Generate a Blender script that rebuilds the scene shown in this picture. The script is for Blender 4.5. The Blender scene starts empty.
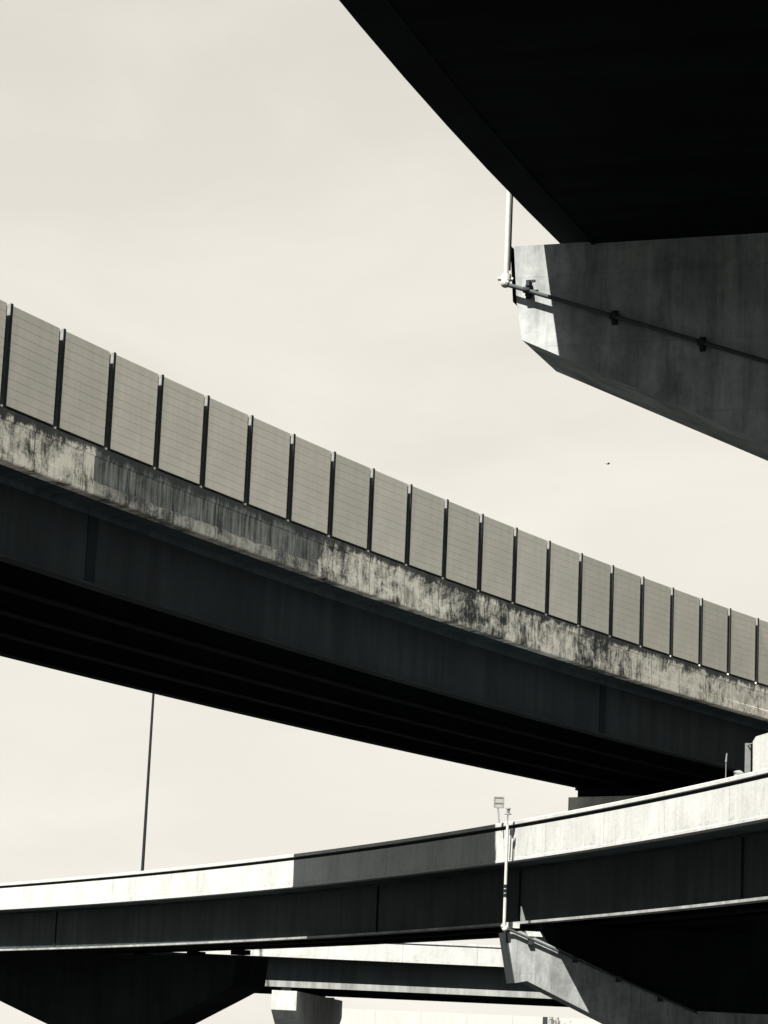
import bpy, bmesh, math, random
import numpy as np
from mathutils import Vector, Matrix

random.seed(7)
R = math.radians
S = bpy.context.scene
COL = S.collection
CAMH = 1.6

# ------------------------------------------------------------------ camera
F, PITCH, ROLL = 2700.0, 0.2013605943, -0.04324424
cam_d = bpy.data.cameras.new("camera")
cam = bpy.data.objects.new("camera", cam_d)
COL.objects.link(cam)
cam_d.sensor_fit = 'VERTICAL'
cam_d.sensor_height = 24.0
cam_d.lens = F / 1024 * 24.0
cam_d.clip_start = 0.2
cam_d.clip_end = 20000
cam.matrix_world = Matrix.Translation((0, 0, CAMH)) @ Matrix.Rotation(R(90) + PITCH, 4, 'X') @ Matrix.Rotation(-ROLL, 4, 'Z')
S.camera = cam


def at(px, py, depth=None, z=None):
    """real-world point seen at a place of the photo, at a given distance or height"""
    cr, sr = math.cos(ROLL), math.sin(ROLL)
    a, b = px - 384, 512 - py
    X, Y = cr * a + sr * b, -sr * a + cr * b
    c, s = math.cos(PITCH), math.sin(PITCH)
    d = Vector((X / F, c - s * Y / F, s + c * Y / F))
    k = depth / d.y if depth else (z - CAMH) / d.z
    return d * k + Vector((0, 0, CAMH))


def proj_x(p):
    c, s = math.cos(PITCH), math.sin(PITCH)
    q = p - Vector((0, 0, CAMH))
    dep = q.y * c + q.z * s
    if dep < 1:
        return 9999
    return 384 + math.cos(ROLL) * F * q.x / dep - math.sin(ROLL) * F * (-q.y * s + q.z * c) / dep


# ------------------------------------------------------------------ materials
def new_mat(name):
    m = bpy.data.materials.new(name)
    m.use_nodes = True
    nt = m.node_tree
    return m, nt, nt.nodes['Principled BSDF']


def N(nt, typ, **kw):
    n = nt.nodes.new(typ)
    for k, v in kw.items():
        setattr(n, k, v)
    return n


def mapped(nt, out, sx, sy, sz):
    mp = N(nt, 'ShaderNodeMapping')
    mp.inputs['Scale'].default_value = (sx, sy, sz)
    nt.links.new(out, mp.inputs['Vector'])
    return mp.outputs['Vector']


def noise(nt, vec, scale, detail=5, rough=0.6, dist=0.0):
    n = N(nt, 'ShaderNodeTexNoise')
    n.inputs['Scale'].default_value = scale
    n.inputs['Detail'].default_value = detail
    n.inputs['Roughness'].default_value = rough
    n.inputs['Distortion'].default_value = dist
    nt.links.new(vec, n.inputs['Vector'])
    return n.outputs['Fac']


def ramp(nt, fac, stops):
    r = N(nt, 'ShaderNodeValToRGB')
    e = r.color_ramp.elements
    while len(e) < len(stops):
        e.new(0.5)
    for i, (p, c) in enumerate(stops):
        e[i].position = p
        e[i].color = (c, c, c, 1) if not isinstance(c, tuple) else (*c, 1)
    nt.links.new(fac, r.inputs['Fac'])
    return r.outputs['Color']


def mathn(nt, op, a, b=None, clamp=False):
    n = N(nt, 'ShaderNodeMath', operation=op, use_clamp=clamp)
    for i, v in enumerate((a, b)):
        if v is None:
            continue
        if isinstance(v, (int, float)):
            n.inputs[i].default_value = v
        else:
            nt.links.new(v, n.inputs[i])
    return n.outputs[0]


def mixc(nt, fac, a, b, mode='MIX'):
    n = N(nt, 'ShaderNodeMix', data_type='RGBA', blend_type=mode)
    for s, v in (('Factor', fac), ('A', a), ('B', b)):
        sock = [i for i in n.inputs if i.name == s and i.enabled][0]
        if isinstance(v, (int, float)):
            sock.default_value = v
        elif isinstance(v, tuple):
            sock.default_value = (*v, 1)
        else:
            nt.links.new(v, sock)
    return [o for o in n.outputs if o.enabled][0]


def bump(nt, bsdf, h, strength=0.3, dist=0.02):
    b = N(nt, 'ShaderNodeBump')
    b.inputs['Strength'].default_value = strength
    b.inputs['Distance'].default_value = dist
    nt.links.new(h, b.inputs['Height'])
    nt.links.new(b.outputs['Normal'], bsdf.inputs['Normal'])


def concrete(name, base, dark=0.6, streak=0.25, coord='UV', blotch=1.0, cracks=0.0, joint=0.0, seam=None, drips=0.0):
    """board-marked concrete with vertical run-off streaks (x along, y up in UV)"""
    m, nt, b = new_mat(name)
    tc = N(nt, 'ShaderNodeTexCoord')
    v = tc.outputs[coord]
    if coord == 'UV':
        st = noise(nt, mapped(nt, v, 2.6, 0.22, 1), 1.6, 6, 0.65)
    else:
        st = noise(nt, mapped(nt, v, 2.0, 2.0, 0.22), 1.2, 6, 0.65)
    bl = noise(nt, v, 0.55 * blotch, 6, 0.62, 0.3)
    fine = noise(nt, v, 9.0, 4, 0.6)
    f1 = ramp(nt, bl, [(0.32, dark), (0.62, 1.0)])
    f2 = ramp(nt, st, [(0.40, 1 - streak), (0.58, 1.0)])
    f3 = ramp(nt, fine, [(0.3, 0.88), (0.7, 1.06)])
    c = mixc(nt, 1.0, base, f1, 'MULTIPLY')
    c = mixc(nt, 1.0, c, f2, 'MULTIPLY')
    c = mixc(nt, 1.0, c, f3, 'MULTIPLY')
    if cracks:
        wv = mapped(nt, v, 1, 0.12, 1)
        vo = N(nt, 'ShaderNodeTexVoronoi', feature='DISTANCE_TO_EDGE')
        vo.inputs['Scale'].default_value = 0.55
        nt.links.new(mapped(nt, v, 1.0, 1.7, 1), vo.inputs['Vector'])
        cr = ramp(nt, vo.outputs['Distance'], [(0.0, 1 - cracks), (0.012, 1.0)])
        c = mixc(nt, 1.0, c, cr, 'MULTIPLY')
    if joint or seam or drips:
        sp = N(nt, 'ShaderNodeSeparateXYZ')
        nt.links.new(tc.outputs['UV'], sp.inputs[0])
        u_, z_ = sp.outputs['X'], sp.outputs['Y']
    if joint:
        fr = mathn(nt, 'FRACT', mathn(nt, 'DIVIDE', mathn(nt, 'ADD', u_, mathn(nt, 'MULTIPLY', mathn(nt, 'SUBTRACT', fine, 0.5), 0.03)), joint))
        c = mixc(nt, mathn(nt, 'MULTIPLY', mathn(nt, 'LESS_THAN', fr, 0.035 / joint), 0.45), c, (0.03, 0.035, 0.037))
    if seam:
        su, sz = seam
        fu = mathn(nt, 'FRACT', mathn(nt, 'DIVIDE', u_, su))
        fz = mathn(nt, 'FRACT', mathn(nt, 'DIVIDE', z_, sz))
        ln = mathn(nt, 'MAXIMUM', mathn(nt, 'LESS_THAN', fu, 0.018 / su), mathn(nt, 'LESS_THAN', fz, 0.022 / sz))
        c = mixc(nt, mathn(nt, 'MULTIPLY', ln, 0.16), c, (0.03, 0.035, 0.037))
        du = mathn(nt, 'SUBTRACT', mathn(nt, 'FRACT', mathn(nt, 'DIVIDE', u_, su / 2)), 0.5)
        dz = mathn(nt, 'SUBTRACT', mathn(nt, 'FRACT', mathn(nt, 'DIVIDE', z_, sz / 2)), 0.5)
        du = mathn(nt, 'MULTIPLY', du, su / 2 * 1.6)
        dz = mathn(nt, 'MULTIPLY', dz, sz / 2)
        rr = mathn(nt, 'ADD', mathn(nt, 'MULTIPLY', du, du), mathn(nt, 'MULTIPLY', dz, dz))
        c = mixc(nt, mathn(nt, 'MULTIPLY', mathn(nt, 'LESS_THAN', rr, 0.0005), 0.3), c, (0.03, 0.035, 0.037))
        stn = noise(nt, mapped(nt, tc.outputs['UV'], 3.2, 0.28, 1), 1.3, 7, 0.7, 0.4)
        c = mixc(nt, ramp(nt, stn, [(0.53, 0.0), (0.68, 0.6)]), c, (0.05, 0.062, 0.07))
    if drips:
        dn = noise(nt, mapped(nt, tc.outputs['UV'], 2.2, 0.5, 1), 1.4, 7, 0.72, 0.3)
        low_ = mathn(nt, 'SUBTRACT', 1.0, mathn(nt, 'MULTIPLY', mathn(nt, 'ABSOLUTE', mathn(nt, 'SUBTRACT', z_, 0.12)), 7.0), True)
        fl = noise(nt, mapped(nt, tc.outputs['UV'], 0.9, 3.0, 1), 2.4, 7, 0.75)
        k1 = mathn(nt, 'MULTIPLY', low_, ramp(nt, fl, [(0.52, 0.0), (0.66, 0.75)]))
        k2 = mathn(nt, 'MULTIPLY', ramp(nt, dn, [(0.54, 0.0), (0.70, 0.62)]), drips)
        c = mixc(nt, mathn(nt, 'MAXIMUM', k1, k2), c, (0.035, 0.042, 0.045))
    nt.links.new(c, b.inputs['Base Color'])
    b.inputs['Roughness'].default_value = 0.9
    b.inputs['Specular IOR Level'].default_value = 0.03
    bump(nt, b, mixc(nt, 0.5, fine, st), 0.35, 0.015)
    return m


def steel(name, base, rough=0.55, var=0.35, coord='UV', spec=0.3):
    m, nt, b = new_mat(name)
    tc = N(nt, 'ShaderNodeTexCoord')
    v = tc.outputs[coord]
    st = noise(nt, mapped(nt, v, 1.6, 0.12, 1) if coord == 'UV' else mapped(nt, v, 1.6, 1.6, .2), 1.3, 5, 0.6)
    bl = noise(nt, v, 0.4, 4, 0.6)
    c = mixc(nt, 1.0, base, ramp(nt, st, [(0.35, 1 - var), (0.65, 1.1)]), 'MULTIPLY')
    c = mixc(nt, 1.0, c, ramp(nt, bl, [(0.3, 1 - var), (0.7, 1.1)]), 'MULTIPLY')
    nt.links.new(c, b.inputs['Base Color'])
    b.inputs['Roughness'].default_value = rough
    b.inputs['Specular IOR Level'].default_value = spec
    return m


def flat(name, base, rough=0.6, spec=0.3, metal=0.0):
    m, nt, b = new_mat(name)
    tc = N(nt, 'ShaderNodeTexCoord')
    nz = noise(nt, tc.outputs['Object'], 6.0, 5, 0.6)
    c = mixc(nt, 1.0, base, ramp(nt, nz, [(0.3, 0.8), (0.7, 1.1)]), 'MULTIPLY')
    nt.links.new(c, b.inputs['Base Color'])
    b.inputs['Roughness'].default_value = rough
    b.inputs['Specular IOR Level'].default_value = spec
    b.inputs['Metallic'].default_value = metal
    return m


def stained_parapet(u0, u1):
    """old parapet concrete: pale lime runs and black mould; a darker stained length from u0 to u1"""
    m, nt, b = new_mat('stained_parapet_concrete')
    tc = N(nt, 'ShaderNodeTexCoord')
    v = tc.outputs['UV']
    sep = N(nt, 'ShaderNodeSeparateXYZ')
    nt.links.new(v, sep.inputs[0])
    u, z = sep.outputs['X'], sep.outputs['Y']
    st = noise(nt, mapped(nt, v, 2.6, 0.34, 1), 2.4, 8, 0.72, 0.2)
    st2 = noise(nt, mapped(nt, v, 5.5, 0.35, 1), 1.5, 4, 0.6)
    bl = noise(nt, mapped(nt, v, 1, 1.1, 1), 1.25, 12, 0.76, 0.4)
    big = noise(nt, mapped(nt, v, 0.22, 0.4, 1), 1.0, 3, 0.5)
    fine = noise(nt, v, 14.0, 4, 0.65)
    pale = (0.92, 0.91, 0.83)
    dark = (0.045, 0.052, 0.055)
    w = mathn(nt, 'ADD', mathn(nt, 'MULTIPLY', st, 0.36), mathn(nt, 'MULTIPLY', bl, 0.64))
    w = mathn(nt, 'ADD', w, mathn(nt, 'MULTIPLY', mathn(nt, 'SUBTRACT', fine, 0.5), 0.16))
    w = mathn(nt, 'ADD', w, mathn(nt, 'MULTIPLY', mathn(nt, 'SUBTRACT', big, 0.5), 0.36))
    c = mixc(nt, ramp(nt, w, [(0.42, 0.0), (0.465, 0.26), (0.515, 0.66), (0.575, 1.0)]), dark, pale)
    # dark length with vertical mould runs
    w2 = mathn(nt, 'ADD', mathn(nt, 'MULTIPLY', st2, 0.65), mathn(nt, 'MULTIPLY', bl, 0.35))
    cd = mixc(nt, ramp(nt, w2, [(0.40, 0.0), (0.62, 1.0)]), (0.050, 0.060, 0.064), (0.29, 0.31, 0.305))
    jag = mathn(nt, 'MULTIPLY', mathn(nt, 'SUBTRACT', bl, 0.5), 1.6)
    ua = mathn(nt, 'GREATER_THAN', u, u0)
    ub = mathn(nt, 'LESS_THAN', mathn(nt, 'ADD', u, jag), u1)
    # the stain stops short of the bottom lip
    zj = mathn(nt, 'GREATER_THAN', mathn(nt, 'ADD', z, mathn(nt, 'MULTIPLY', mathn(nt, 'SUBTRACT', bl, 0.5), 0.35)), -1.08)
    c = mixc(nt, mathn(nt, 'MULTIPLY', mathn(nt, 'MULTIPLY', ua, ub), mathn(nt, 'ADD', 0.55, mathn(nt, 'MULTIPLY', zj, 0.45))), c, cd)
    # black band along the coping
    top = mathn(nt, 'ADD', z, mathn(nt, 'MULTIPLY', mathn(nt, 'SUBTRACT', w, 0.5), -1.6))
    c = mixc(nt, ramp(nt, top, [(0.0, 0.0), (1.0, 0.0)]), c, dark)
    tb = mathn(nt, 'MULTIPLY', mathn(nt, 'SUBTRACT', top, -0.30), 7.0, True)
    c = mixc(nt, mathn(nt, 'MULTIPLY', tb, 0.93), c, dark)
    # formwork joints
    fr = mathn(nt, 'FRACT', mathn(nt, 'DIVIDE', u, 2.55))
    j = mathn(nt, 'LESS_THAN', fr, 0.016)
    c = mixc(nt, mathn(nt, 'MULTIPLY', j, 0.75), c, (0.03, 0.033, 0.035))
    nt.links.new(c, b.inputs['Base Color'])
    b.inputs['Roughness'].default_value = 0.92
    b.inputs['Specular IOR Level'].default_value = 0.15
    bump(nt, b, mixc(nt, 0.5, bl, fine), 0.4, 0.02)
    return m


M = {}
M['conc'] = concrete('ramp_concrete', (0.262, 0.292, 0.306), 0.80, 0.07, joint=5.2, drips=0.4)
M['cap'] = concrete('pier_concrete', (0.205, 0.236, 0.255), 0.55, 0.26, 'Object', 1.4, seam=(1.5, 1.25))
M['cap_pale'] = concrete('pale_pier_concrete', (0.29, 0.325, 0.34), 0.78, 0.25, 'Object')
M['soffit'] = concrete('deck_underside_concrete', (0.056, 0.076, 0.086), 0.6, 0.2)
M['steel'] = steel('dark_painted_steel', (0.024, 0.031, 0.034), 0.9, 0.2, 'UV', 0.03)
M['splice'] = steel('splice_plate_steel', (0.012, 0.017, 0.019), 0.9, 0.2, 'UV', 0.03)
M['shade_dark'] = concrete('shade_darkened_concrete', (0.007, 0.010, 0.0115), 0.6, 0.2)  # near-black deck concrete: the shade underneath is put into its colour
M['steel_shaded'] = steel('shade_darkened_steel', (0.007, 0.009, 0.010), 0.9, 0.35, 'UV', 0.01)  # darker copy of the girder steel, deep shade put into the colour
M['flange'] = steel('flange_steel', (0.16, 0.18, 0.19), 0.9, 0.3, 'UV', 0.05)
M['panel'] = None
M['post'] = flat('post_dark_steel', (0.016, 0.021, 0.024), 0.8, 0.08)
M['bolt'] = flat('light_dot_white', (0.75, 0.74, 0.70), 0.6)  # near white, paints the small spot of light at each post foot
M['pole'] = flat('pale_grey_paint', (0.24, 0.26, 0.265), 0.6, 0.15)
M['conduit'] = flat('dull_conduit', (0.035, 0.043, 0.048), 0.8, 0.05)
M['web_lit'] = flat('sunlit_web_steel', (0.11, 0.122, 0.127), 0.7, 0.1)  # post web lightened so that its sunlit wedge comes out white
M['black'] = flat('black_rubber', (0.008, 0.010, 0.011), 0.9, 0.03)
M['galv'] = flat('grey_galvanised_steel', (0.10, 0.115, 0.12), 0.7, 0.15)
M['white'] = concrete('white_concrete', (0.25, 0.28, 0.29), 0.9, 0.08, 'Object')
M['asphalt'] = flat('road_surface', (0.05, 0.052, 0.054), 0.9)
M['far_white'] = concrete('far_wall_paint', (0.235, 0.26, 0.27), 0.95, 0.04, 'Object')
M['light_conc'] = concrete('light_pier_concrete', (0.60, 0.63, 0.62), 0.75, 0.25, 'Object')
M['bird'] = flat('dark_feathers', (0.03, 0.03, 0.03), 0.8)
M['sign'] = flat('sign_back_metal', (0.14, 0.155, 0.16), 0.6)
M['signline'] = flat('sign_frame_metal', (0.10, 0.112, 0.115), 0.6)


def panel_material():
    m, nt, b = new_mat('noise_panel_paint')
    tc = N(nt, 'ShaderNodeTexCoord')
    oi = N(nt, 'ShaderNodeObjectInfo')
    v = tc.outputs['Object']
    st = noise(nt, mapped(nt, v, 3.0, 3.0, 0.3), 1.2, 5, 0.6)
    bl = noise(nt, v, 1.1, 5, 0.6)
    c = mixc(nt, 1.0, (0.69, 0.685, 0.63), ramp(nt, st, [(0.3, 0.94), (0.62, 1.02)]), 'MULTIPLY')
    c = mixc(nt, 1.0, c, ramp(nt, bl, [(0.3, 0.93), (0.7, 1.03)]), 'MULTIPLY')
    c = mixc(nt, 1.0, c, ramp(nt, oi.outputs['Random'], [(0.0, 0.90), (1.0, 1.05)]), 'MULTIPLY')
    nt.links.new(c, b.inputs['Base Color'])
    b.inputs['Roughness'].default_value = 0.8
    b.inputs['Specular IOR Level'].default_value = 0.2
    return m


M['panel'] = panel_material()


# ------------------------------------------------------------------ objects
def put(name, bm, mat, parent=None, kind=None):
    bmesh.ops.recalc_face_normals(bm, faces=bm.faces)
    if parent is not None:
        w = Vector((0, 0, 0))
        p = parent
        while p is not None:
            w += p.location
            p = p.parent
        bmesh.ops.translate(bm, verts=bm.verts, vec=-w)
    me = bpy.data.meshes.new(name)
    bm.to_mesh(me)
    bm.free()
    me.materials.append(mat)
    o = bpy.data.objects.new(name, me)
    COL.objects.link(o)
    if parent is not None:
        o.parent = parent
    if kind:
        o['kind'] = kind
    return o


def thing(name, loc, label, cat, group=None):
    o = bpy.data.objects.new(name, None)
    o.empty_display_size = 0.5
    COL.objects.link(o)
    o.location = loc
    o['label'] = label
    o['category'] = cat
    if group:
        o['group'] = group
    return o


def BM():
    bm = bmesh.new()
    bm.loops.layers.uv.new('UVMap')
    return bm


def sweep(bm, pts, nrm, prof, us=None):
    """closed profile [(inward, height)] carried along a plan curve"""
    uvl = bm.loops.layers.uv.verify()
    n, k = len(pts), len(prof)
    if us is None:
        us = [0.0]
        for i in range(1, n):
            us.append(us[-1] + (pts[i] - pts[i - 1]).length)
    rows = []
    for p, q in zip(pts, nrm):
        rows.append([bm.verts.new((p.x + q.x * l, p.y + q.y * l, p.z + z)) for l, z in prof])
    vv = [z - 0.7 * l for l, z in prof]
    for i in range(n - 1):
        for j in range(k):
            j2 = (j + 1) % k
            f = bm.faces.new((rows[i][j], rows[i + 1][j], rows[i + 1][j2], rows[i][j2]))
            for lp, (u, w) in zip(f.loops, ((us[i], vv[j]), (us[i + 1], vv[j]), (us[i + 1], vv[j2]), (us[i], vv[j2]))):
                lp[uvl].uv = (u, w)
    for r, u in ((rows[0], us[0]), (rows[-1], us[-1])):
        f = bm.faces.new(r)
        for lp, (l, z) in zip(f.loops, prof):
            lp[uvl].uv = (u + l, z)
    return bm


def rect(l0, l1, z0, z1):
    return [(l0, z0), (l1, z0), (l1, z1), (l0, z1)]


def box(bm, c, ax, ay, az):
    """box from a centre and three half-axis vectors"""
    uvl = bm.loops.layers.uv.verify()
    c, ax, ay, az = map(Vector, (c, ax, ay, az))
    vs = {}
    for i in (-1, 1):
        for j in (-1, 1):
            for k in (-1, 1):
                vs[i, j, k] = bm.verts.new(c + ax * i + ay * j + az * k)
    for q in (((-1, -1, -1), (-1, 1, -1), (1, 1, -1), (1, -1, -1)), ((-1, -1, 1), (1, -1, 1), (1, 1, 1), (-1, 1, 1)),
              ((-1, -1, -1), (1, -1, -1), (1, -1, 1), (-1, -1, 1)), ((-1, 1, -1), (-1, 1, 1), (1, 1, 1), (1, 1, -1)),
              ((-1, -1, -1), (-1, -1, 1), (-1, 1, 1), (-1, 1, -1)), ((1, -1, -1), (1, 1, -1), (1, 1, 1), (1, -1, 1))):
        f = bm.faces.new([vs[t] for t in q])
        for lp in f.loops:
            co = lp.vert.co
            lp[uvl].uv = (co.x + co.y, co.z)
    return bm


def tube(bm, a, b, r0, r1=None, seg=10):
    a, b = Vector(a), Vector(b)
    r1 = r0 if r1 is None else r1
    d = (b - a).normalized()
    up = Vector((0, 0, 1)) if abs(d.z) < 0.9 else Vector((1, 0, 0))
    x = d.cross(up).normalized()
    y = d.cross(x)
    ra, rb = [], []
    for i in range(seg):
        t = 2 * math.pi * i / seg
        o = x * math.cos(t) + y * math.sin(t)
        ra.append(bm.verts.new(a + o * r0))
        rb.append(bm.verts.new(b + o * r1))
    for i in range(seg):
        j = (i + 1) % seg
        bm.faces.new((ra[i], ra[j], rb[j], rb[i])).smooth = True
    bm.faces.new([bm.verts.new(v.co) for v in ra])
    bm.faces.new([bm.verts.new(v.co) for v in rb])
    return bm


def path_tube(bm, pts, r, seg=10):
    for a, b in zip(pts, pts[1:]):
        tube(bm, a, b, r, r, seg)
    for p in pts[1:-1]:
        bmesh.ops.create_icosphere(bm, subdivisions=2, radius=r * 1.02, matrix=Matrix.Translation(p))
    return bm


def prism(bm, outline, thick):
    """polygon of world points pushed along a vector"""
    uvl = bm.loops.layers.uv.verify()
    t = Vector(thick)
    a = [bm.verts.new(p) for p in outline]
    b = [bm.verts.new(Vector(p) + t) for p in outline]
    bm.faces.new(a)
    bm.faces.new(b)
    for i in range(len(a)):
        j = (i + 1) % len(a)
        bm.faces.new((a[i], a[j], b[j], b[i]))
    for f in bm.faces:
        for lp in f.loops:
            lp[uvl].uv = (lp.vert.co.x + lp.vert.co.y, lp.vert.co.z)
    return bm


def bevel(bm, w=0.03, seg=2):
    bmesh.ops.bevel(bm, geom=[e for e in bm.edges if len(e.link_faces) == 2 and e.calc_face_angle(0) > 0.35],
                    offset=w, segments=seg, affect='EDGES', profile=0.5)
    return bm


def normals(pts, side):
    out = []
    for i in range(len(pts)):
        t = pts[min(i + 1, len(pts) - 1)] - pts[max(i - 1, 0)]
        q = Vector((-t.y, t.x, 0)).normalized() * side
        out.append(q)
    return out


class Curve:
    def __init__(self, pts, side):
        self.p = pts
        self.n = normals(pts, side)
        self.u = [0.0]
        for i in range(1, len(pts)):
            self.u.append(self.u[-1] + (pts[i] - pts[i - 1]).length)

    def sweep(self, prof, i0=0, i1=None):
        i1 = len(self.p) if i1 is None else i1
        return sweep(BM(), self.p[i0:i1], self.n[i0:i1], prof, self.u[i0:i1])

    def near(self, q):
        i = min(range(len(self.p)), key=lambda k: (self.p[k].xy - Vector(q).xy).length)
        return i

    def point(self, i, l=0.0, z=0.0):
        return self.p[i] + self.n[i] * l + Vector((0, 0, z))

    def tangent(self, i):
        t = self.p[min(i + 1, len(self.p) - 1)] - self.p[max(i - 1, 0)]
        return t.normalized()


# ================================================================== SETTING
ground_bm = BM()
bmesh.ops.create_grid(ground_bm, x_segments=1, y_segments=1, size=6000)


def ground_material():
    m, nt, b = new_mat('bare_ground')
    tc = N(nt, 'ShaderNodeTexCoord')
    v = tc.outputs['Object']
    a = noise(nt, v, 0.05, 8, 0.6)
    c = mixc(nt, ramp(nt, a, [(0.35, 0.0), (0.65, 1.0)]), (0.02, 0.023, 0.024), (0.038, 0.041, 0.042))
    nt.links.new(c, b.inputs['Base Color'])
    b.inputs['Roughness'].default_value = 0.95
    return m


ground = put('ground', ground_bm, ground_material(), kind='structure')

# unseen hill added behind the camera to cut the ambient sky light
hb_ = BM()
bmesh.ops.create_grid(hb_, x_segments=80, y_segments=20, size=1.0)
for v in hb_.verts:
    gx, gy = v.co.x, v.co.y
    h = 40 * (0.5 - 0.5 * math.cos(math.pi * min(1, (1 - abs(gy)) * 1.6))) * (1 - 0.35 * gx * gx)
    h *= 0.9 + 0.1 * math.sin(gx * 9) + 0.04 * math.sin(gx * 31 + gy * 7)
    v.co = Vector((gx * 420, -125 + gy * 85 - 40 * gx * gx * -2.2, h - 0.5))
put('light_blocker_hill', hb_, flat('blocker_hill_dark', (0.03, 0.036, 0.03), 0.95, 0.05), kind='structure')

# ================================================================== FLYOVER with the noise barrier
WALL_H, STEP = 3.0, 0.9182471557 * 3
K, H0 = -0.007481218989, 1.038767385
MC = Vector((2.36304411, 97.75072588, 17.50498458 + CAMH))
T0, T1 = -27.0, 20.0


def mid_point(t):
    n = 40
    x = y = 0.0
    for i in range(n):
        tt = t * (i + 0.5) / n
        x += math.cos(H0 + K * tt) * t / n * STEP
        y += math.sin(H0 + K * tt) * t / n * STEP
    return MC + Vector((x, y, 0))


ts = np.linspace(T0, T1, 283)
mid = Curve([mid_point(t) for t in ts], 1)          # inward = away from the camera
U_T = lambda t: (t - T0) * STEP
W_MID = 16.6

fly = thing('flyover', mid.point(140, W_MID / 2, -19.1), 'long dark curved flyover whose stained parapet carries the grey noise barrier', 'bridge')
# stain limits measured from the photo: x = 105 and x = 322 on the parapet
uA = U_T(-10 + (105 - 12.4) / (116.5 - 12.4) * 2 - 0.04)
uB = U_T(-3 - (335 - 325) / 40.0)
put('parapet', mid.sweep([(0.0, 0.0), (0.0, -0.30), (0.035, -0.33), (0.035, -1.06), (0.0, -1.09), (0.0, -1.42), (0.03, -1.46),
                          (0.42, -1.46), (0.42, 0.0)]), stained_parapet(uA, uB), fly)
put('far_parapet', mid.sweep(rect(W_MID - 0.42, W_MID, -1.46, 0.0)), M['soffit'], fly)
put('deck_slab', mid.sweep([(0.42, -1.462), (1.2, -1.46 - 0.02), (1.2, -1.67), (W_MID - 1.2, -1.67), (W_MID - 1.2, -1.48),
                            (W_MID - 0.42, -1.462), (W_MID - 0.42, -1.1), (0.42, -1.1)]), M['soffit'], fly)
ZG = -3.80      # underside of the girders below the parapet top
lat = [1.35, 4.2, 7.0, 9.8, 12.6]
for k, l in enumerate(lat):
    mt = M['steel'] if k == 0 else M['steel_shaded']  # inner girders get the shade-darkened copy
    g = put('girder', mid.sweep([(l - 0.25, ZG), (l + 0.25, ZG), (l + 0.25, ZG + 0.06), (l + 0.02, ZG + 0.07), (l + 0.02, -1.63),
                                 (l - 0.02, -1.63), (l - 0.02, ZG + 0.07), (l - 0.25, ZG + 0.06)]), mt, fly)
    if k == 0:
        for px in (90, 600, -380):
            best = min(range(len(mid.p)), key=lambda i: abs(px - proj_x(mid.point(i, l, -2.7))))
            c = mid.point(best, l - 0.02 - 0.012, (ZG - 1.63) / 2 + 0.02)
            tg = mid.tangent(best)
            b = box(BM(), c, tg * 0.26, mid.n[best] * 0.011, (0, 0, (-1.66 - ZG - 0.1) / 2))
            put('splice_plate', b, M['splice'], g)

# piers of the flyover (the far one shows above the low ramp)
def column_pier(curve, i, l0, l1, ztop, zcap, label, mat, lcol):
    c = curve.point(i, (l0 + l1) / 2)
    t = thing('bridge_pier', (c.x, c.y, 0), label, 'bridge pier')
    n, tg = curve.n[i], curve.tangent(i)
    tg = Vector((tg.x, tg.y, 0)).normalized()
    a, b = curve.point(i, l0), curve.point(i, l1)
    m = curve.point(i, lcol)
    zt = Vector((0, 0, 1))
    def pt(v, z): return Vector((v.x, v.y, z))
    A, B = a - tg * 0.9, b - tg * 0.9
    hw = 1.6
    o = [pt(A, ztop), pt(A, ztop - zcap * 0.55), pt(m - n * hw - tg * 0.9, ztop - zcap * 1.7), pt(m + n * hw - tg * 0.9, ztop - zcap * 1.7),
         pt(B, ztop - zcap * 0.55), pt(B, ztop)]
    bm = prism(BM(), o, tg * 1.8)
    put('pier_cap', bevel(bm, 0.04), mat, t)
    cb = BM()
    zz = ztop - zcap * 1.7
    box(cb, (m.x, m.y, zz / 2 - 0.15), n * 1.35, tg * 0.75, (0, 0, zz / 2 + 0.13))
    put('column', bevel(cb, 0.1), mat, t)
    bb = BM()
    return t, bb, n, tg


i_f = min(range(len(mid.p)), key=lambda i: abs(proj_x(mid.point(i, 12.9, ZG)) - 580))
l_far = 12.9
print('pier at', mid.point(i_f, 12.9)[:])
zc = mid.p[0].z + ZG
pt_, bb, n_, tg_ = column_pier(mid, i_f, 3.0, l_far, zc - 0.52, 1.3, 'grey pier cap between the flyover underside and the white low ramp', M['light_conc'], 5.2)
for l in [v for v in lat if 3.3 < v < l_far]:
    b = box(BM(), mid.point(i_f, l, ZG - 0.055), n_ * 0.3, tg_ * 0.3, (0, 0, 0.052))
    put('bearing', b, M['black'], pt_)
b = box(BM(), mid.point(i_f, 8.0, ZG - 0.314), n_ * 4.5, tg_ * 0.7, (0, 0, 0.20))
put('bearing_beam', b, M['steel_shaded'], pt_)

# ---- noise barrier
post_t = list(range(-22, 17))
base0 = mid_point(0)
nb = thing('noise_barrier', base0, 'tall grey ribbed noise barrier with dark steel posts standing along the curved flyover parapet', 'noise barrier')


def frame_at(t):
    p = mid_point(t)
    h = H0 + K * t
    tg = Vector((math.cos(h), math.sin(h), 0))
    return p, tg, Vector((-tg.y, tg.x, 0))


# prototype post and panel are built along local +x, inward +y, base at z = 0
def local_put(name, bm, mat, parent):
    bmesh.ops.recalc_face_normals(bm, faces=bm.faces)
    me = bpy.data.meshes.new(name)
    bm.to_mesh(me)
    bm.free()
    me.materials.append(mat)
    o = bpy.data.objects.new(name, me)
    COL.objects.link(o)
    o.parent = parent
    return o


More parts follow.
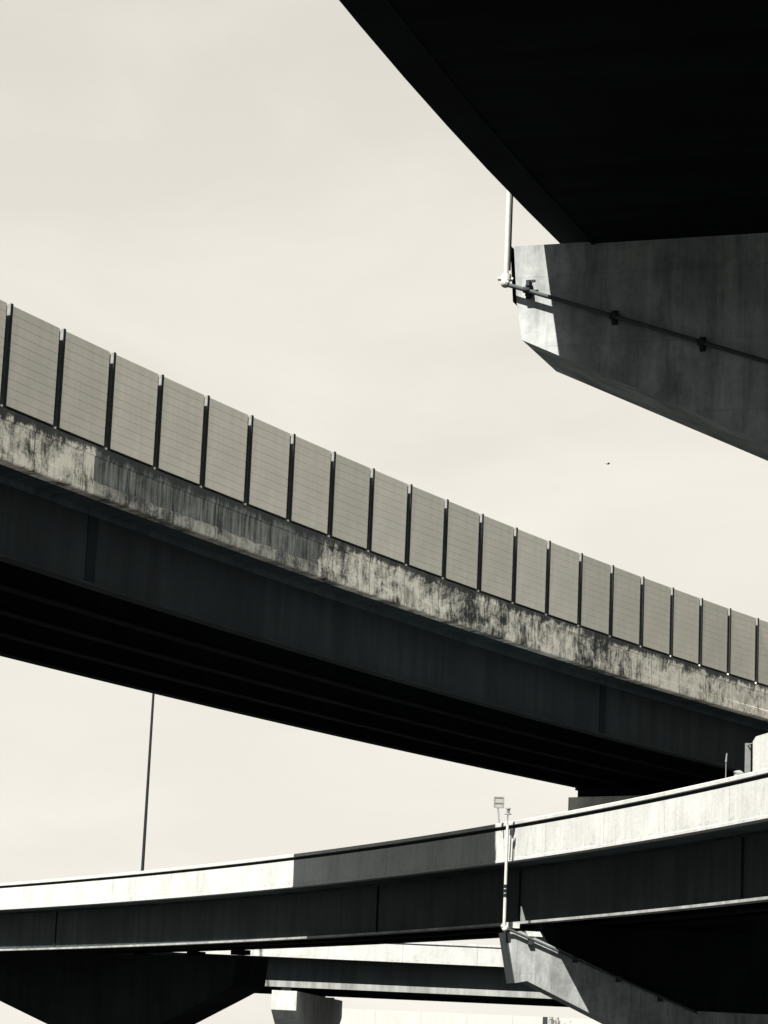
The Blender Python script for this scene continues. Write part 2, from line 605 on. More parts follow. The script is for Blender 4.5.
def post_mesh():
    b = BM()
    X, Y, Z = Vector((1, 0, 0)), Vector((0, 1, 0)), Vector((0, 0, 1))
    z0, z1 = 0.03, WALL_H + 0.03
    zc, hz = Z * ((z0 + z1) / 2), Z * ((z1 - z0) / 2)
    box(b, zc + Y * 0.02, X * 0.055, Y * 0.010, hz)                       # front flange
    box(b, zc + Y * 0.25, X * 0.075, Y * 0.010, hz)                       # rear flange
    return b


def web_mesh():
    b = BM()
    z0, z1 = 0.03, WALL_H + 0.03
    box(b, Vector((0, 0.135, (z0 + z1) / 2)), Vector((0.006, 0, 0)), Vector((0, 0.103, 0)), Vector((0, 0, (z1 - z0) / 2)))
    return b


def filler_mesh():
    # dark rubber seal along the panel's end
    b = BM()
    box(b, Vector((-0.16, 0.236, WALL_H * 0.45)), Vector((0.086, 0, 0)), Vector((0, 0.003, 0)), Vector((0, 0, WALL_H * 0.43)))
    return box(b, Vector((-0.195, 0.145, WALL_H * 0.53)), Vector((0.026, 0, 0)), Vector((0, 0.084, 0)), Vector((0, 0, WALL_H * 0.445)))


def panel_mesh():
    b = BM()
    X, Y, Z = Vector((1, 0, 0)), Vector((0, 1, 0)), Vector((0, 0, 1))
    x0, x1 = 0.012, STEP - 0.225
    n = 11
    hb = (WALL_H - 0.10) / n
    gap = 0.013
    for i in range(n):
        z0 = 0.10 + i * hb
        za, zb = z0 + gap / 2, z0 + hb - gap / 2
        box(b, Vector(((x0 + x1) / 2, 0.115, (za + zb) / 2)), X * ((x1 - x0) / 2), Y * 0.06, Z * ((zb - za) / 2))
    box(b, Vector(((x0 + x1) / 2, 0.119, 0.10 + hb * n / 2)), X * ((x1 - x0) / 2 - 0.004), Y * 0.053, Z * (hb * n / 2 - 0.01))
    return b


def sill_mesh():
    b = BM()
    box(b, Vector(((STEP - 0.17) / 2, 0.165, 0.055)), Vector(((STEP - 0.30) / 2, 0, 0)), Vector((0, 0.07, 0)), Vector((0, 0, 0.04)))
    return b


def plate_mesh():
    b = BM()
    box(b, Vector((-0.02, 0.14, 0.016)), Vector((0.10, 0, 0)), Vector((0, 0.13, 0)), Vector((0, 0, 0.012)))
    return b


def bolt_mesh():
    b = BM()
    tube(b, (-0.13, 0.05, 0.0), (-0.13, 0.05, 0.07), 0.045, 0.04, 8)
    return b


po0 = local_put('post', post_mesh(), M['post'], nb)
pl0 = local_put('base_plate', plate_mesh(), M['post'], po0)
we0 = local_put('web', web_mesh(), M['web_lit'], po0)
bo0 = local_put('bolt_light_dot', bolt_mesh(), M['bolt'], po0)  # bolt whitened to stand in for a dot of light
se0 = local_put('joint_seal', filler_mesh(), M['black'], po0)
pa0 = local_put('panel', panel_mesh(), M['panel'], nb)
si0 = local_put('sill_rail', sill_mesh(), M['black'], pa0)
for k, t in enumerate(post_t):
    if k == 0:
        po, pa, si = po0, pa0, si0
    else:
        po = po0.copy(); COL.objects.link(po); po.parent = nb
        for ch in (pl0, we0, bo0, se0):
            c = ch.copy(); COL.objects.link(c); c.parent = po
        if k < len(post_t) - 1:
            pa = pa0.copy(); COL.objects.link(pa); pa.parent = nb
            si = si0.copy(); COL.objects.link(si); si.parent = pa
        else:
            pa = None
    p, tg, nn = frame_at(t)
    p2 = mid_point(t + 1)
    ch_ = p2 - p
    for o in (po, pa):
        if o is None:
            continue
        o.location = p - base0
        o.rotation_euler = (0, 0, math.atan2(ch_.y, ch_.x) + (random.uniform(-.004, .004) if o is pa else 0))

# ================================================================== LOW RAMP (sunlit parapet)
low_px = [(0, 908.9), (65, 906.3), (130, 901.5), (195, 896.6), (250, 891.9), (290, 887), (380, 877.5), (493, 862.3), (510, 860), (610, 845.9), (768, 819.9)]
ZL = 7.44 + CAMH
L = np.array([at(x, y, z=ZL)[:] for x, y in low_px])
cf = np.polyfit(L[:, 1], L[:, 0], 2)
ys = np.arange(20.0, 182.0, 1.0)


def low_x(y):
    yy = min(max(y, 66.0), 158.0)
    x = np.polyval(cf, yy)
    return x + (y - yy) * np.polyval(np.polyder(cf), yy)


low = Curve([Vector((low_x(y), y, ZL)) for y in ys], -1)
W_LOW = 9.0
HF = 1.20        # face below the groove
ramp_o = thing('low_ramp', low.point(80, W_LOW / 2, -ZL), 'low curving ramp with bright sunlit parapet and dark steel girder, crossing under the flyover', 'bridge')
TOPH = 1.46
put('parapet', low.sweep([(0.0, 0.0), (0.0, 0.09), (0.02, 0.105), (0.02, HF - 0.02), (0.16, HF), (0.16, HF + 0.115), (0.0, HF + 0.125), (0.0, TOPH - 0.02),
                          (0.03, TOPH), (0.38, TOPH), (0.38, 0.0)]), M['conc'], ramp_o)
put('groove_seal', low.sweep(rect(0.10, 0.158, HF + 0.004, HF + 0.112)), M['black'], ramp_o)
put('far_parapet', low.sweep(rect(W_LOW - 0.38, W_LOW, 0.0, TOPH)), M['conc'], ramp_o)
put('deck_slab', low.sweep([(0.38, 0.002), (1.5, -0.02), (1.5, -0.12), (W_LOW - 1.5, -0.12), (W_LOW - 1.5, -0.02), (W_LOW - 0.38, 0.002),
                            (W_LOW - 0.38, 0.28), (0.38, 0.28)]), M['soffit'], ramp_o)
ZLG = -2.16
OV = 1.30
for k, l in enumerate((OV, 3.2, 5.0)):
    mt = M['steel'] if k == 0 else M['steel_shaded']
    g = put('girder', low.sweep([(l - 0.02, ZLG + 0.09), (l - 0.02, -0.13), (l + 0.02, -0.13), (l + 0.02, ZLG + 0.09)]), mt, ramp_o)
    put('bottom_flange', low.sweep([(l - 0.22, ZLG), (l + 0.22, ZLG), (l + 0.22, ZLG + 0.09), (l - 0.22, ZLG + 0.09)]), M['flange'] if k == 0 else M['steel_shaded'], g)
    if k == 0:
        for px in (65, 385, 523, 748):
            i = min(range(len(low.p)), key=lambda i: abs(px - (384 + F * low.point(i, l).x / low.point(i, l).y + 0.0433 * -250)))
            tg = low.tangent(i)
            b = BM()
            box(b, low.point(i, l - 0.02 - 0.042, (ZLG + 0.09 - 0.13) / 2), tg * 0.02, low.n[i] * 0.04, (0, 0, (-0.13 - ZLG - 0.1) / 2))
            put('stiffener', b, M['splice'], g)

# ================================================================== FAR BRIDGE
i0 = at(256, 957, 192)
ZF = i0.z
far_pts = []
for x in np.linspace(-70, 90, 60):
    far_pts.append(Vector((x, 190.0 + 0.0012 * (x + 5) ** 2 + 0.02 * x, ZF)))
far = Curve(far_pts, 1)
W_FAR = 24.0
far_o = thing('far_bridge', (0, 202, 0), 'distant level bridge with white parapet seen below the dark low ramp', 'bridge')
put('parapet', far.sweep([(0.0, 0.0), (0.0, 1.2), (0.14, 1.22), (0.14, 1.31), (0.0, 1.32), (0.0, 1.46), (0.38, 1.46), (0.38, 0.0)]), M['conc'], far_o)
put('far_parapet', far.sweep(rect(W_FAR - 0.38, W_FAR, 0.0, 1.46)), M['conc'], far_o)
put('deck_slab', far.sweep([(0.38, 0.002), (1.2, -0.02), (1.2, -0.3), (W_FAR - 1.2, -0.3), (W_FAR - 1.2, -0.02), (W_FAR - 0.38, 0.002), (W_FAR - 0.38, 0.28), (0.38, 0.28)]), M['soffit'], far_o)
for k, l in enumerate((1.0, 6.0, 12.0, 18.0, W_FAR - 0.9)):
    g = put('girder', far.sweep([(l - 0.02, -1.60), (l - 0.02, -0.31 if k else -0.05), (l + 0.02, -0.31 if k else -0.05), (l + 0.02, -1.60)]), M['steel'] if k == 0 else M['steel_shaded'], far_o)
    put('bottom_flange', far.sweep([(l - 0.32, -2.02), (l + 0.32, -2.02), (l + 0.32, -1.60), (l - 0.32, -1.60)]) if k == 0 else far.sweep(rect(l - 0.25, l + 0.25, -2.02, -1.60)), M['flange'] if k == 0 else M['steel_shaded'], g)

# its pier, a hammerhead whose sunlit end faces the camera
e0 = at(272, 990, 189.5)
e1 = at(297, 990, 189.5)
w_ = (e1.x - e0.x)
zt = e0.z
back = Vector((0.125, 1.0, 0)) * 24.0
fp = thing('bridge_pier', ((e0.x + e1.x) / 2 + back.x / 2, 189.5 + back.y / 2, 0), 'small pale pier of the distant bridge, its sunlit square end facing front', 'bridge pier')
A = Vector((e0.x, 189.5, 0))
hh = 1.32
def Z(v, z): return Vector((v.x, v.y, z))
o = [Z(A, zt), Z(A, zt - hh), Z(A + back * 0.22, zt - hh - 2.6), Z(A + back * 0.78, zt - hh - 2.6), Z(A + back, zt - hh), Z(A + back, zt)]
put('pier_cap', bevel(prism(BM(), o, (w_, 0, 0)), 0.03), M['cap_pale'], fp)
cb = BM()
mcol = A + back * 0.5 + Vector((w_ / 2, 0, 0))
box(cb, (mcol.x, mcol.y, (zt - hh - 2.6) / 2 - 0.15), (w_ * 0.45, 0, 0), back * 0.25, (0, 0, (zt - hh - 2.6) / 2 + 0.1))
put('column', cb, M['cap_pale'], fp)
for s in (0.035, 0.25, 0.5, 0.75, 0.96):
    b = BM()
    q = A + back * s + Vector((w_ / 2, 0, zt + 0.09))
    box(b, q, (0.35, 0, 0), (0, 0.35, 0), (0, 0, 0.085))
    put('bearing', b, M['black'], fp)

# far white sound wall low under the distant bridge
wl0, wl1 = at(330, 1003, 262), at(640, 1012, 262)
sw = thing('sound_wall', ((wl0.x + wl1.x) / 2, 262, 0), 'white panel wall far behind, below the distant bridge', 'wall')
zw = 6.6
k = 0
x = wl0.x
while x < wl1.x - 0.1:
    b = box(BM(), (x + 2.16, 262, zw / 2), (2.135, 0, 0), (0, 0.12, 0), (0, 0, zw / 2))
    put('wall_panel', b, M['far_white'], sw)
    x += 4.37
cpt = at(548, 1018, 261)
b = box(BM(), (cpt.x - 0.25, 261.2, zw / 2), (0.22, 0, 0), (0, 0.25, 0), (0, 0, zw / 2))
put('wall_post', b, M['post'], sw)
# climbing plant beside that post
vt = thing('climbing_plant', (cpt.x + 0.9, 261.6, 0), 'sparse dark climbing plant on the far white wall beside its post', 'plant')
b = BM()
for q in range(5):
    xx = cpt.x + 0.35 + q * 0.2
    pts = [Vector((xx + random.uniform(-.15, .15), 261.75, zz)) for zz in np.linspace(0, zw - 0.1, 9)]
    path_tube(b, pts, 0.03, 5)
put('stem', b, M['galv'], vt)
b = BM()
for q in range(420):
    c = Vector((cpt.x + 0.1 + abs(random.gauss(0, 0.8)), 261.7 + random.uniform(-.12, .05), random.uniform(0.5, zw)))
    a_ = Vector((random.uniform(-1, 1), random.uniform(-.3, .3), random.uniform(-1, 1))).normalized() * random.uniform(.05, .11)
    b_ = a_.cross(Vector((0, 1, 0.2))).normalized() * random.uniform(.03, .07)
    vs = [b.verts.new(c + a_), b.verts.new(c + b_), b.verts.new(c - a_), b.verts.new(c - b_)]
    b.faces.new(vs)
put('leaf', b, flat('dark_leaves', (0.07, 0.08, 0.07), 0.7), vt)['kind'] = 'stuff'

# ================================================================== PIER of the low ramp, right


eL = Vector((0.985, 0.172, 0)).normalized()
uL = Vector((-eL.y, eL.x, 0))
c_end = at(508, 932, 98.8)
rp = thing('bridge_pier', (c_end.x + 9.5, c_end.y + 3.4, 0), 'tapering concrete pier arm under the low ramp, sunlit at its tip', 'bridge pier')


def on_face(px, py, org, e):
    """point of the upright plane through org along e that is seen at a pixel"""
    d = at(px, py, 10.0) - Vector((0, 0, CAMH))
    n = Vector((-e.y, e.x, 0))
    k = (org - Vector((0, 0, CAMH))).dot(n) / d.dot(n)
    return d * k + Vector((0, 0, CAMH))


G = lambda x, y: on_face(x, y, c_end, eL)
tipT, tipB = G(507, 932), G(515, 983)
corner = G(697, 1014)
tip2 = G(527, 981)
slope_b = G(612, 1024.5)
# arm: top edge under the conduit, lower edge parallel to it
dirT = (corner - G(512, 929)).normalized()
lowB = tip2 + (slope_b - tip2).normalized() * 8.4
o = [tipT, G(521, 931), corner, Vector((corner.x, corner.y, 0.0)), Vector((lowB.x, lowB.y, 0.0)), lowB, tip2, tipB]
o = [tipT, G(521, 931), corner, lowB + Vector((0, 0, 0)), tip2, tipB]
arm = prism(BM(), o, uL * 1.2)
put('pier_arm', bevel(arm, 0.025), M['cap'], rp)
# column the arm grows from, and mirrored arm to the right
cA = corner
b = BM()
box(b, (cA.x + eL.x * 2.0 + uL.x * .6, cA.y + eL.y * 2.0 + uL.y * .6, (cA.z + 0.2) / 2 - 0.2), eL * 1.98, uL * 0.58, (0, 0, (cA.z + 0.2) / 2 + 0.1))
put('column', b, M['cap'], rp)
# dark crosshead between arm and deck
b = BM()
zt_ = low.p[0].z + ZLG - 0.03
q0 = G(545, 938)
q0 = Vector((q0.x, q0.y, 0)) + uL * 0.45
qe = q0 + eL * 11.0
oo = [Vector((q0.x, q0.y, zt_)), Vector((q0.x, q0.y, zt_ - 0.75)), Vector((qe.x, qe.y, zt_ - 5.8)), Vector((qe.x, qe.y, zt_))]
put('crosshead', prism(b, oo, uL * 1.0), M['steel_shaded'], rp)
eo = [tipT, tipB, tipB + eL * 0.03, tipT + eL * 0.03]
put('end_shade_sheet', prism(BM(), [v - eL * 0.05 + uL * 0.03 for v in eo], uL * 1.12), M['steel'], rp)  # dark sheet added over the tip's end face to stand for shade
b = BM()
d0 = q0 + eL * 1.2 + uL * 1.05
box(b, (d0.x + eL.x * 5, d0.y + eL.y * 5, ZL - 0.13 - 1.05), eL * 5, uL * 0.15, (0, 0, 1.045))
put('diaphragm', b, M['steel_shaded'], ramp_o)
# bearing blocks and bright pad at the tip
b = box(BM(), G(515, 925.5) + uL * 0.7 + Vector((0, 0, 0.02)), eL * 0.22, uL * 0.5, (0, 0, 0.10))
put('bearing_block', b, M['cap_pale'], rp)
b = box(BM(), G(534, 934) + uL * 0.28, eL * 0.27, uL * 0.3, (-0.05, 0, 0.09))
put('bearing_block', b, M['cap_pale'], rp)
b = BM()
t0 = G(520, 921) - uL * 0.1
prism(b, [t0, t0 + eL * 0.19, t0 + Vector((0, 0, 0.52)) + eL * 0.02, t0 + Vector((0, 0, 0.52))], uL * 0.05)
put('gusset_plate', b, M['galv'], rp)

# slim pole standing at the pier tip, with device on top and conduit down the arm
pb = G(503.5, 926) - uL * 0.12
pole = thing('conduit_pole', pb, 'slim pale pole with small camera head in front of the sunlit low ramp', 'pole')
def seen_h(base, py):
    # height above base of the point over it that shows at this picture row
    lo, hi = 0, 20.0
    c, s = math.cos(PITCH), math.sin(PITCH)
    def row(h):
        p = base + Vector((0, 0, h - CAMH))
        dep = p.y * c + p.z * s
        X = F * p.x / dep; Y = F * (-p.y * s + p.z * c) / dep
        return 512 - (math.sin(ROLL) * X + math.cos(ROLL) * Y)
    for _ in range(50):
        m = (lo + hi) / 2
        if row(m) > py: lo = m
        else: hi = m
    return lo
zv = Vector((0, 0, 1))
h1, h2 = seen_h(pb, 825), seen_h(pb, 808)
put('shaft', tube(BM(), pb, pb + zv * h1, 0.062, 0.052, 12), M['pole'], pole)
put('mast_tip', tube(BM(), pb + zv * h1, pb + zv * (h2 - 0.1), 0.016, 0.016, 8), M['galv'], pole)
b = BM()
hz = h2
for dz in (0.0, 0.10, 0.20):
    tube(b, pb + Vector((0.0, 0, h2 - 0.24 + dz)), pb + Vector((0.0, 0, h2 - 0.2 + dz)), (0.13, 0.075, 0.10)[int(dz * 10 + .5)], (0.12, 0.07, 0.09)[int(dz * 10 + .5)], 12)
box(b, pb + Vector((0.02, 0, h2 - 0.1)), (0.05, 0, 0), (0, 0.05, 0), (0, 0, 0.1))
put('camera_head', b, M['galv'], pole)
b = BM()
for py in (886, 890.5, 895):
    hh_ = seen_h(pb, py)
    tube(b, pb + zv * (hh_ - .05), pb + zv * (hh_ + .05), 0.085, 0.085, 12)
put('clamp', b, M['black'], pole)
b = BM()
hb_ = seen_h(pb, 832)
q = pb + Vector((0.14, 0, 0))
box(b, q + zv * hb_, (0.055, 0, 0), (0, 0.05, 0), (0, 0, 0.11))
tube(b, q + zv * (hb_ - 0.1), q + zv * seen_h(pb, 860) + Vector((-0.02, 0, 0)), 0.02, 0.02, 8)
put('junction_box', b, M['post'], pole)
b = BM()
path_tube(b, [pb + Vector((0, 0, 0.0)), pb + Vector((0.02, -0.02, -0.1)), G(512, 931) - uL * 0.10, G(694, 1012) - uL * 0.10], 0.042, 10)
put('conduit', b, M['conduit'], pole)
for (x, y) in ((530, 943), (575, 961), (618, 980.5), (660, 1000)):
    b = box(BM(), G(x, y - 1.5) - uL * 0.062, eL * 0.09, uL * 0.06, (0, 0, 0.11))
    put('bracket', b, M['post'], pole)
b = BM()
tube(b, pb + Vector((-0.12, 0, -0.02)), pb + Vector((0.12, 0, -0.02)), 0.05, 0.05, 8)
bmesh.ops.create_icosphere(b, subdivisions=2, radius=0.10, matrix=Matrix.Translation(pb + Vector((0.03, -0.02, -0.12))))
put('elbow', b, M['pole'], pole)

# ================================================================== PIER of the low ramp, left (dark hammerhead)
i2 = min(range(len(low.p)), key=lambda i: abs(low.p[i].y - 133))
e2 = -low.tangent(i2)
e2 = Vector((e2.x, e2.y, 0)).normalized()
u2 = Vector((-e2.y, e2.x, 0))
org = low.point(i2, 4.2, 0)
org.z = ZL + ZLG - 0.25
G2 = lambda x, y: on_face(x, y, org, e2)
lp_c = G2(112, 1000)
lp = thing('bridge_pier', (lp_c.x, lp_c.y + 1, 0), 'broad black hammerhead pier under the left end of the low ramp', 'bridge pier')
rT, rB = G2(236, 956), G2(232, 986)
r2, r3 = G2(208, 999), G2(160, 1024.5)
dr = (r3 - r2).normalized()
r4 = r3 + dr * 2.6
lT, lB = G2(-36, 952), G2(-36, 985)
l3, l2 = G2(48, 1024.5), G2(0, 1001)
l4 = l3 + (l3 - l2).normalized() * 1.5
o = [lT, lB, l2, l3, l4, r4, r3, r2, rB, rT]
put('pier_cap', bevel(prism(BM(), o, u2 * 1.8), 0.03), M['steel_shaded'], lp)  # shaded pier, its shade put into the colour
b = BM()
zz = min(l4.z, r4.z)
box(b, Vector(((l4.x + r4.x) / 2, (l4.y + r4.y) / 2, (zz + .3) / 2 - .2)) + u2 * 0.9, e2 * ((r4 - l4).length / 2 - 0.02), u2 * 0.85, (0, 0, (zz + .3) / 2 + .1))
put('column', b, M['steel_shaded'], lp)
for px in (30, 80, 127, 180, 224):
    q = G2(px, 957) + u2 * 0.9
    q.z = org.z + 0.12
    b = box(BM(), q, e2 * 0.42, u2 * 0.35, (0, 0, 0.12))
    put('bearing', b, M['black'], lp)

# ================================================================== UPPER VIADUCT (top right)
ZU = 14.35 + CAMH
edge_px = [(553, 238), (507, 187), (404, 81), (340, 0)]
E_ = np.array([at(x, y, z=ZU)[:] for x, y in edge_px])
ce = np.polyfit(E_[:, 1], E_[:, 0], 2)
print('upper edge fit', ce, np.polyval(ce, E_[:, 1]) - E_[:, 0])
yu = np.arange(-60.0, 150.0, 2.0)


def up_x(y):
    yy = min(max(y, 33.0), 47.0)
    return np.polyval(ce, yy) + (y - yy) * np.polyval(np.polyder(ce), yy)


up = Curve([Vector((up_x(y), y, ZU)) for y in yu], -1)
print('upper inward', up.n[50])
W_UP = 15.0
up_o = thing('upper_viaduct', (up_x(45) + 7, 42, 0), 'black silhouetted viaduct deck passing overhead in the upper right corner', 'bridge')
put('deck_slab', up.sweep([(0.0, 0.0), (0.9, -0.03), (0.9, -0.05), (W_UP - 0.9, -0.05), (W_UP - 0.9, -0.03), (W_UP, 0.0), (W_UP, 0.3), (0.0, 0.3)]), M['shade_dark'], up_o)
put('parapet', up.sweep(rect(0.03, 0.41, 0.302, 1.35)), M['conc'], up_o)
put('far_parapet', up.sweep(rect(W_UP - 0.41, W_UP - 0.03, 0.302, 1.35)), M['conc'], up_o)
l = 0.95
k = 0
while l < W_UP - 1.2:
    g = put('box_beam', up.sweep([(l, -0.40), (l + 2.146, -0.40), (l + 2.13, -0.06), (l, -0.06)]), M['steel_shaded'], up_o)
    if k == 0:
        put('edge_lip', up.sweep([(l - 0.03, -0.42), (l + 0.03, -0.42), (l + 0.03, -0.404), (l - 0.03, -0.404)]), M['shade_dark'], g)
    l += 2.15
    k += 1

# its pier cap
uc0 = at(514, 247, 45.0)
eU = Vector((0.94, -0.34, 0)).normalized()
uU = Vector((0.34, 0.94, 0)).normalized()
G3 = lambda x, y: on_face(x, y, uc0, eU)
up_p = thing('bridge_pier', (uc0.x + eU.x * 7 + uU.x, uc0.y + eU.y * 7 + uU.y, 0), 'big stained concrete pier cap under the black viaduct, pipe along its face', 'bridge pier')
pT, pM, pB = G3(514, 246.5), G3(516.5, 302), G3(522, 340)
bR = G3(768, 443.5)
bb_ = pB + (bR - pB).normalized() * 6.6
pR = pT + eU * 15.0
bc2 = bb_ + eU * 3.4
tl = bc2 + (eU + Vector((0, 0, .42))).normalized() * 4.5
o = [pT, pM, pB, bb_, bc2, Vector((pR.x, pR.y, pB.z)), Vector((pR.x, pR.y, pT.z))]
put('pier_cap', bevel(prism(BM(), o, uU * 2.15), 0.02), M['cap'], up_p)
b = BM()
m_ = (bb_ + bc2) / 2 + uU * 1.07
box(b, (m_.x, m_.y, (bb_.z + .2) / 2 - 0.2), eU * 1.6, uU * 1.0, (0, 0, (bb_.z + .2) / 2 + .1))
put('column', bevel(b, 0.12), M['cap'], up_p)
for s in (1.9, 4.05, 6.2, 8.35, 10.5, 12.6):
    q = pT + eU * s + uU * 1.0
    b = box(BM(), (q.x, q.y, (pT.z + ZU - 0.40) / 2 - 0.01), eU * 0.3, uU * 0.3, (0, 0, max(0.02, (ZU - 0.40 - pT.z) / 2 - 0.012)))
    put('bearing', b, M['black'], up_p)

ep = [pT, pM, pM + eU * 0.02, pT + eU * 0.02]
put('end_shade_sheet', prism(BM(), [v - eU * 0.06 - uU * 0.02 for v in ep], uU * 2.15), M['steel_shaded'], up_p)  # thin dark sheet added on the cap end, standing in for shade

pq = G3(508, 280) - uU * 0.12
pole2 = thing('conduit_pole', pq, 'white conduit pole rising past the black viaduct edge in the upper right', 'pole')
put('shaft', tube(BM(), pq, pq + zv * 6.0, 0.043, 0.040, 14), M['pole'], pole2)
b = BM()
tube(b, pq + Vector((0.062, 0.03, 0.15)), pq + Vector((0.062, 0.03, 6.0)), 0.016, 0.016, 8)
put('cable', b, M['black'], pole2)
b = BM()
tube(b, pq + Vector((-0.14, 0, -0.02)), pq + Vector((0.12, 0, -0.02)), 0.035, 0.035, 8)
tube(b, pq + Vector((0, 0, -0.05)), pq + Vector((0, 0, 0.06)), 0.09, 0.09, 12)
bmesh.ops.create_icosphere(b, subdivisions=2, radius=0.085, matrix=Matrix.Translation(pq + Vector((-0.01, -0.02, -0.10))))
put('elbow', b, M['pole'], pole2)
b = BM()
path_tube(b, [pq + Vector((0, 0, -0.03)), pq + Vector((0.03, -0.02, -0.13)), G3(517, 289) - uU * 0.14, G3(771, 364.5) - uU * 0.14], 0.038, 12)
put('conduit', b, M['conduit'], pole2)
for (x, y) in ((529, 292), (615, 318), (703, 344.5)):
    b = BM()
    c = G3(x, y)
    box(b, c - uU * 0.06, eU * 0.035, uU * 0.058, (0, 0, 0.10))
    box(b, c - uU * 0.012, eU * 0.05, uU * 0.010, (0, 0, 0.125))
    tube(b, c - uU * 0.14 - eU * 0.06, c - uU * 0.14 + eU * 0.06, 0.055, 0.055, 10)
    put('bracket', b, M['post'], pole2)
b = BM()
c = G3(531, 286) - uU * 0.12
box(b, c, eU * 0.03, uU * 0.09, (0, 0, 0.05))
box(b, c + eU * 0.04 + zv * 0.05, eU * 0.07, uU * 0.02, (0, 0, 0.02))
put('valve', b, M['post'], pole2)

# ================================================================== SMALL THINGS
# traffic sign seen from behind, on the far parapet of the low ramp
sc_ = at(499, 802.5, 99.6)
sg = thing('traffic_sign', at(499, 823.5, 99.6), 'small square pale sign on a short stem above the shaded low ramp parapet', 'sign')
hw = 4.7 / F * 99.6
put('sign_board', bevel(box(BM(), sc_, (hw, 0, 0), (0, 0.02, 0), (0, 0, hw * 1.1)), 0.01, 1), M['sign'], sg)
b = BM()
for s in (-1, 1):
    box(b, sc_ + Vector((s * hw, -0.025, 0)), (0.02, 0, 0), (0, 0.012, 0), (0, 0, hw * 1.1))
    box(b, sc_ + Vector((0, -0.026, s * hw * 1.1)), (hw, 0, 0), (0, 0.012, 0), (0, 0, 0.02))
box(b, sc_ + Vector((0, -0.026, -0.02)), (hw * .9, 0, 0), (0, 0.012, 0), (0, 0, 0.018))
put('sign_frame', b, M['signline'], sg)
put('stem', tube(BM(), sc_ - zv * hw * 1.1 + Vector((-0.03, 0, 0)), at(499, 823.5, 99.6), 0.035, 0.03, 8), M['sign'], sg)

# leaning lighting mast far behind
m0, m1 = at(141.2, 890, 175.0), at(153.2, 698, 178.0)
dm = (m1 - m0)
mb = m0 - dm * (m0.z / dm.z)
mt_ = m1 + dm.normalized() * 3.0
mast = thing('lighting_mast', mb, 'thin dark leaning mast standing far behind, between flyover and low ramp', 'mast')
put('shaft', tube(BM(), mb, mt_, 0.13, 0.075, 8), M['black'], mast)
put('finial', tube(BM(), mt_, mt_ + zv * 0.4, 0.12, 0.06, 8), M['post'], mast)

# bird
bc_ = at(608, 464, 70.0)
b = BM()
bmesh.ops.create_uvsphere(b, u_segments=10, v_segments=8, radius=1.0, matrix=Matrix.Translation(bc_) @ Matrix.Diagonal((0.034, 0.018, 0.016, 1)))
for s in (-1, 1):
    a0 = bc_ + Vector((0.02, 0.0, 0.01))
    vs = [a0 + Vector((0.03, s * .01, 0)), a0 + Vector((-.03, s * .01, 0)), a0 + Vector((-.035, s * .05, 0.008)), a0 + Vector((-.02, s * .075, 0.002)), a0 + Vector((.015, s * .05, 0.010))]
    prism(b, vs, (0, 0, 0.01))
tv = [bc_ + Vector((-.04, -.01, 0)), bc_ + Vector((-.07, -.015, 0)), bc_ + Vector((-.07, .015, 0)), bc_ + Vector((-.04, .01, 0))]
prism(b, tv, (0, 0, 0.008))
bird = put('bird', b, M['bird'])
bird['label'] = 'tiny dark bird flying alone in the pale sky'
bird['category'] = 'bird'

# things on the low ramp parapet at the right edge
def ramp_top(px):
    i = min(range(len(low.p)), key=lambda i: abs(px - proj_x(low.point(i, 0.2, TOPH))))
    return i


def top_at(px, l=0.2):
    """exact point along the ramp's coping that shows at a picture column"""
    best, bp = 1e9, None
    for i in range(len(low.p) - 1):
        for f in np.linspace(0, 1, 30):
            q = low.point(i, l, TOPH).lerp(low.point(i + 1, l, TOPH), f)
            e = abs(proj_x(q) - px)
            if e < best and 60 < q.y < 140:
                best, bp, bi = e, q.copy(), i
    return bp, low.tangent(bi), low.n[bi]


q, tg, nn = top_at(758)
tg = Vector((tg.x, tg.y, 0)).normalized()
if tg.y > 0:
    tg = -tg          # towards the camera = to the right
hb = 1.02
bl = [q, q + tg * 5.0, q + tg * 5.0 + zv * (hb + .05), q + tg * 0.22 + zv * hb, q + tg * -0.02 + zv * (hb - 0.12)]
blk = put('barrier_block', bevel(prism(BM(), [v - nn * 0.17 + zv * 0.004 for v in bl], nn * 0.34), 0.03), M['white'])
blk['label'] = 'white concrete barrier block on the low ramp parapet at the right edge'
blk['category'] = 'barrier'
q, tg2, nn2 = top_at(747)
q = q + zv * 0.004
fpst = thing('fence_post', q, 'upright grey steel post with a thin rail, just left of the white barrier block', 'post')
b = BM()
box(b, q + zv * 0.47, tg * 0.045, nn2 * 0.055, (0, 0, 0.47))
box(b, q + zv * 0.47 + nn2 * 0.07, tg * 0.07, nn2 * 0.012, (0, 0, 0.47))
put('upright', b, M['galv'], fpst)
put('rail', tube(BM(), q + zv * 0.88, q + zv * 0.93 + tg * 1.3, 0.02, 0.02, 8), M['galv'], fpst)
q, _, _ = top_at(726)
q = q + zv * 0.004
rod = thing('marker_rod', q, 'thin dark marker rod with thicker head on the low ramp parapet, under the flyover', 'rod')
put('stem', tube(BM(), q, q + zv * 0.55, 0.014, 0.014, 8), M['galv'], rod)
put('head', tube(BM(), q + zv * 0.53, q + zv * 0.80 + Vector((.02, 0, 0)), 0.03, 0.02, 8), M['galv'], rod)
q, _, _ = top_at(739)
b = BM()
bmesh.ops.create_icosphere(b, subdivisions=3, radius=1.0, matrix=Matrix.Translation(q + zv * 0.07) @ Matrix.Diagonal((0.17, 0.16, 0.12, 1)))
for v in b.verts:
    if v.co.z < q.z + 0.004:
        v.co.z = q.z + 0.004
    v.co.x += 0.03 * math.sin(v.co.z * 40)
bag = put('sandbag', b, M['galv'])
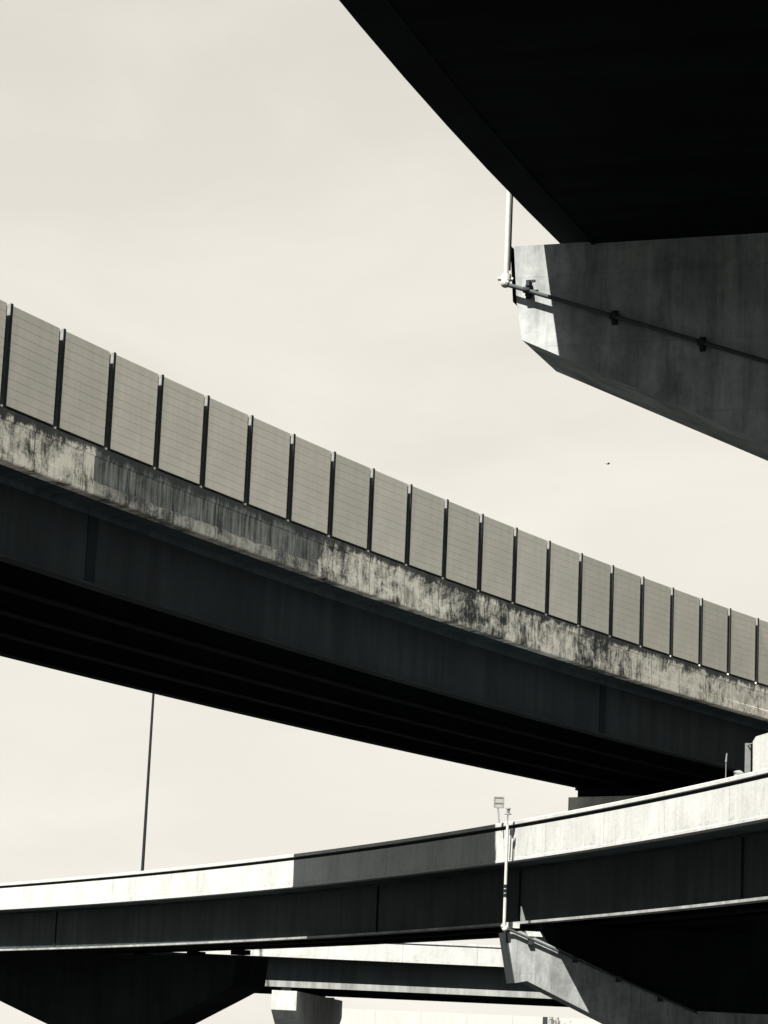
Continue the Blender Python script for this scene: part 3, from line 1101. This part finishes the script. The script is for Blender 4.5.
bag['label'] = 'small grey rounded sandbag at the foot of the upright steel post'
bag['category'] = 'sandbag'

# ================================================================== LIGHT
SUN_AZ = Vector((-0.56, -0.8285))
EL = 54.0
w = bpy.data.worlds.new("World")
S.world = w
w.use_nodes = True
nt = w.node_tree
bg = nt.nodes['Background']
sky = N(nt, 'ShaderNodeTexSky', sky_type='NISHITA')
sky.sun_disc = False
sky.sun_elevation = R(EL)
sky.sun_rotation = math.atan2(SUN_AZ.x, SUN_AZ.y) % (2 * math.pi)
sky.air_density = 1.0
sky.dust_density = 0.0
sky.ozone_density = 1.0
# black-and-white sky as seen through a red filter: the red channel, with a film-like shoulder
bw = N(nt, 'ShaderNodeSeparateColor')
nt.links.new(sky.outputs['Color'], bw.inputs['Color'])
sq = mathn(nt, 'POWER', bw.outputs['Red'], 2.0)
comp = mathn(nt, 'MULTIPLY', mathn(nt, 'DIVIDE', sq, mathn(nt, 'ADD', sq, 0.45)), 1.67)
tcw = N(nt, 'ShaderNodeTexCoord')
cl = noise(nt, mapped(nt, tcw.outputs['Generated'], 1.0, 1.0, 3.2), 5.0, 7, 0.55, 0.6)
cl2 = noise(nt, mapped(nt, tcw.outputs['Generated'], 1.0, 1.0, 2.0), 1.6, 3, 0.5)
clr = mathn(nt, 'MULTIPLY', ramp(nt, cl, [(0.45, 0.0), (0.75, 1.0)]), ramp(nt, cl2, [(0.30, 0.0), (0.55, 1.0)]))
comp = mathn(nt, 'MULTIPLY', comp, mathn(nt, 'ADD', 1.0, mathn(nt, 'MULTIPLY', clr, 0.11)))
tint = mixc(nt, 1.0, (1.01, 0.966, 0.872), comp, 'MULTIPLY')
nt.links.new(tint, bg.inputs['Color'])
bg.inputs['Strength'].default_value = 0.10

sl = bpy.data.lights.new('sun', 'SUN')
sl.energy = 5.0
sl.angle = R(0.5)
sl.color = (1.0, 0.875, 0.75)
so = bpy.data.objects.new('sun', sl)
COL.objects.link(so)
ce_ = math.cos(R(EL))
sd = Vector((SUN_AZ.x * ce_, SUN_AZ.y * ce_, math.sin(R(EL))))
so.rotation_euler = sd.to_track_quat('Z', 'Y').to_euler()
so.location = (0, 0, 60)

S.view_settings.view_transform = 'Standard'
S.view_settings.look = 'None'
S.view_settings.gamma = 1.0
S.view_settings.use_curve_mapping = False
S.view_settings.exposure = 2.4
S.cycles.max_bounces = 6
S.cycles.diffuse_bounces = 3
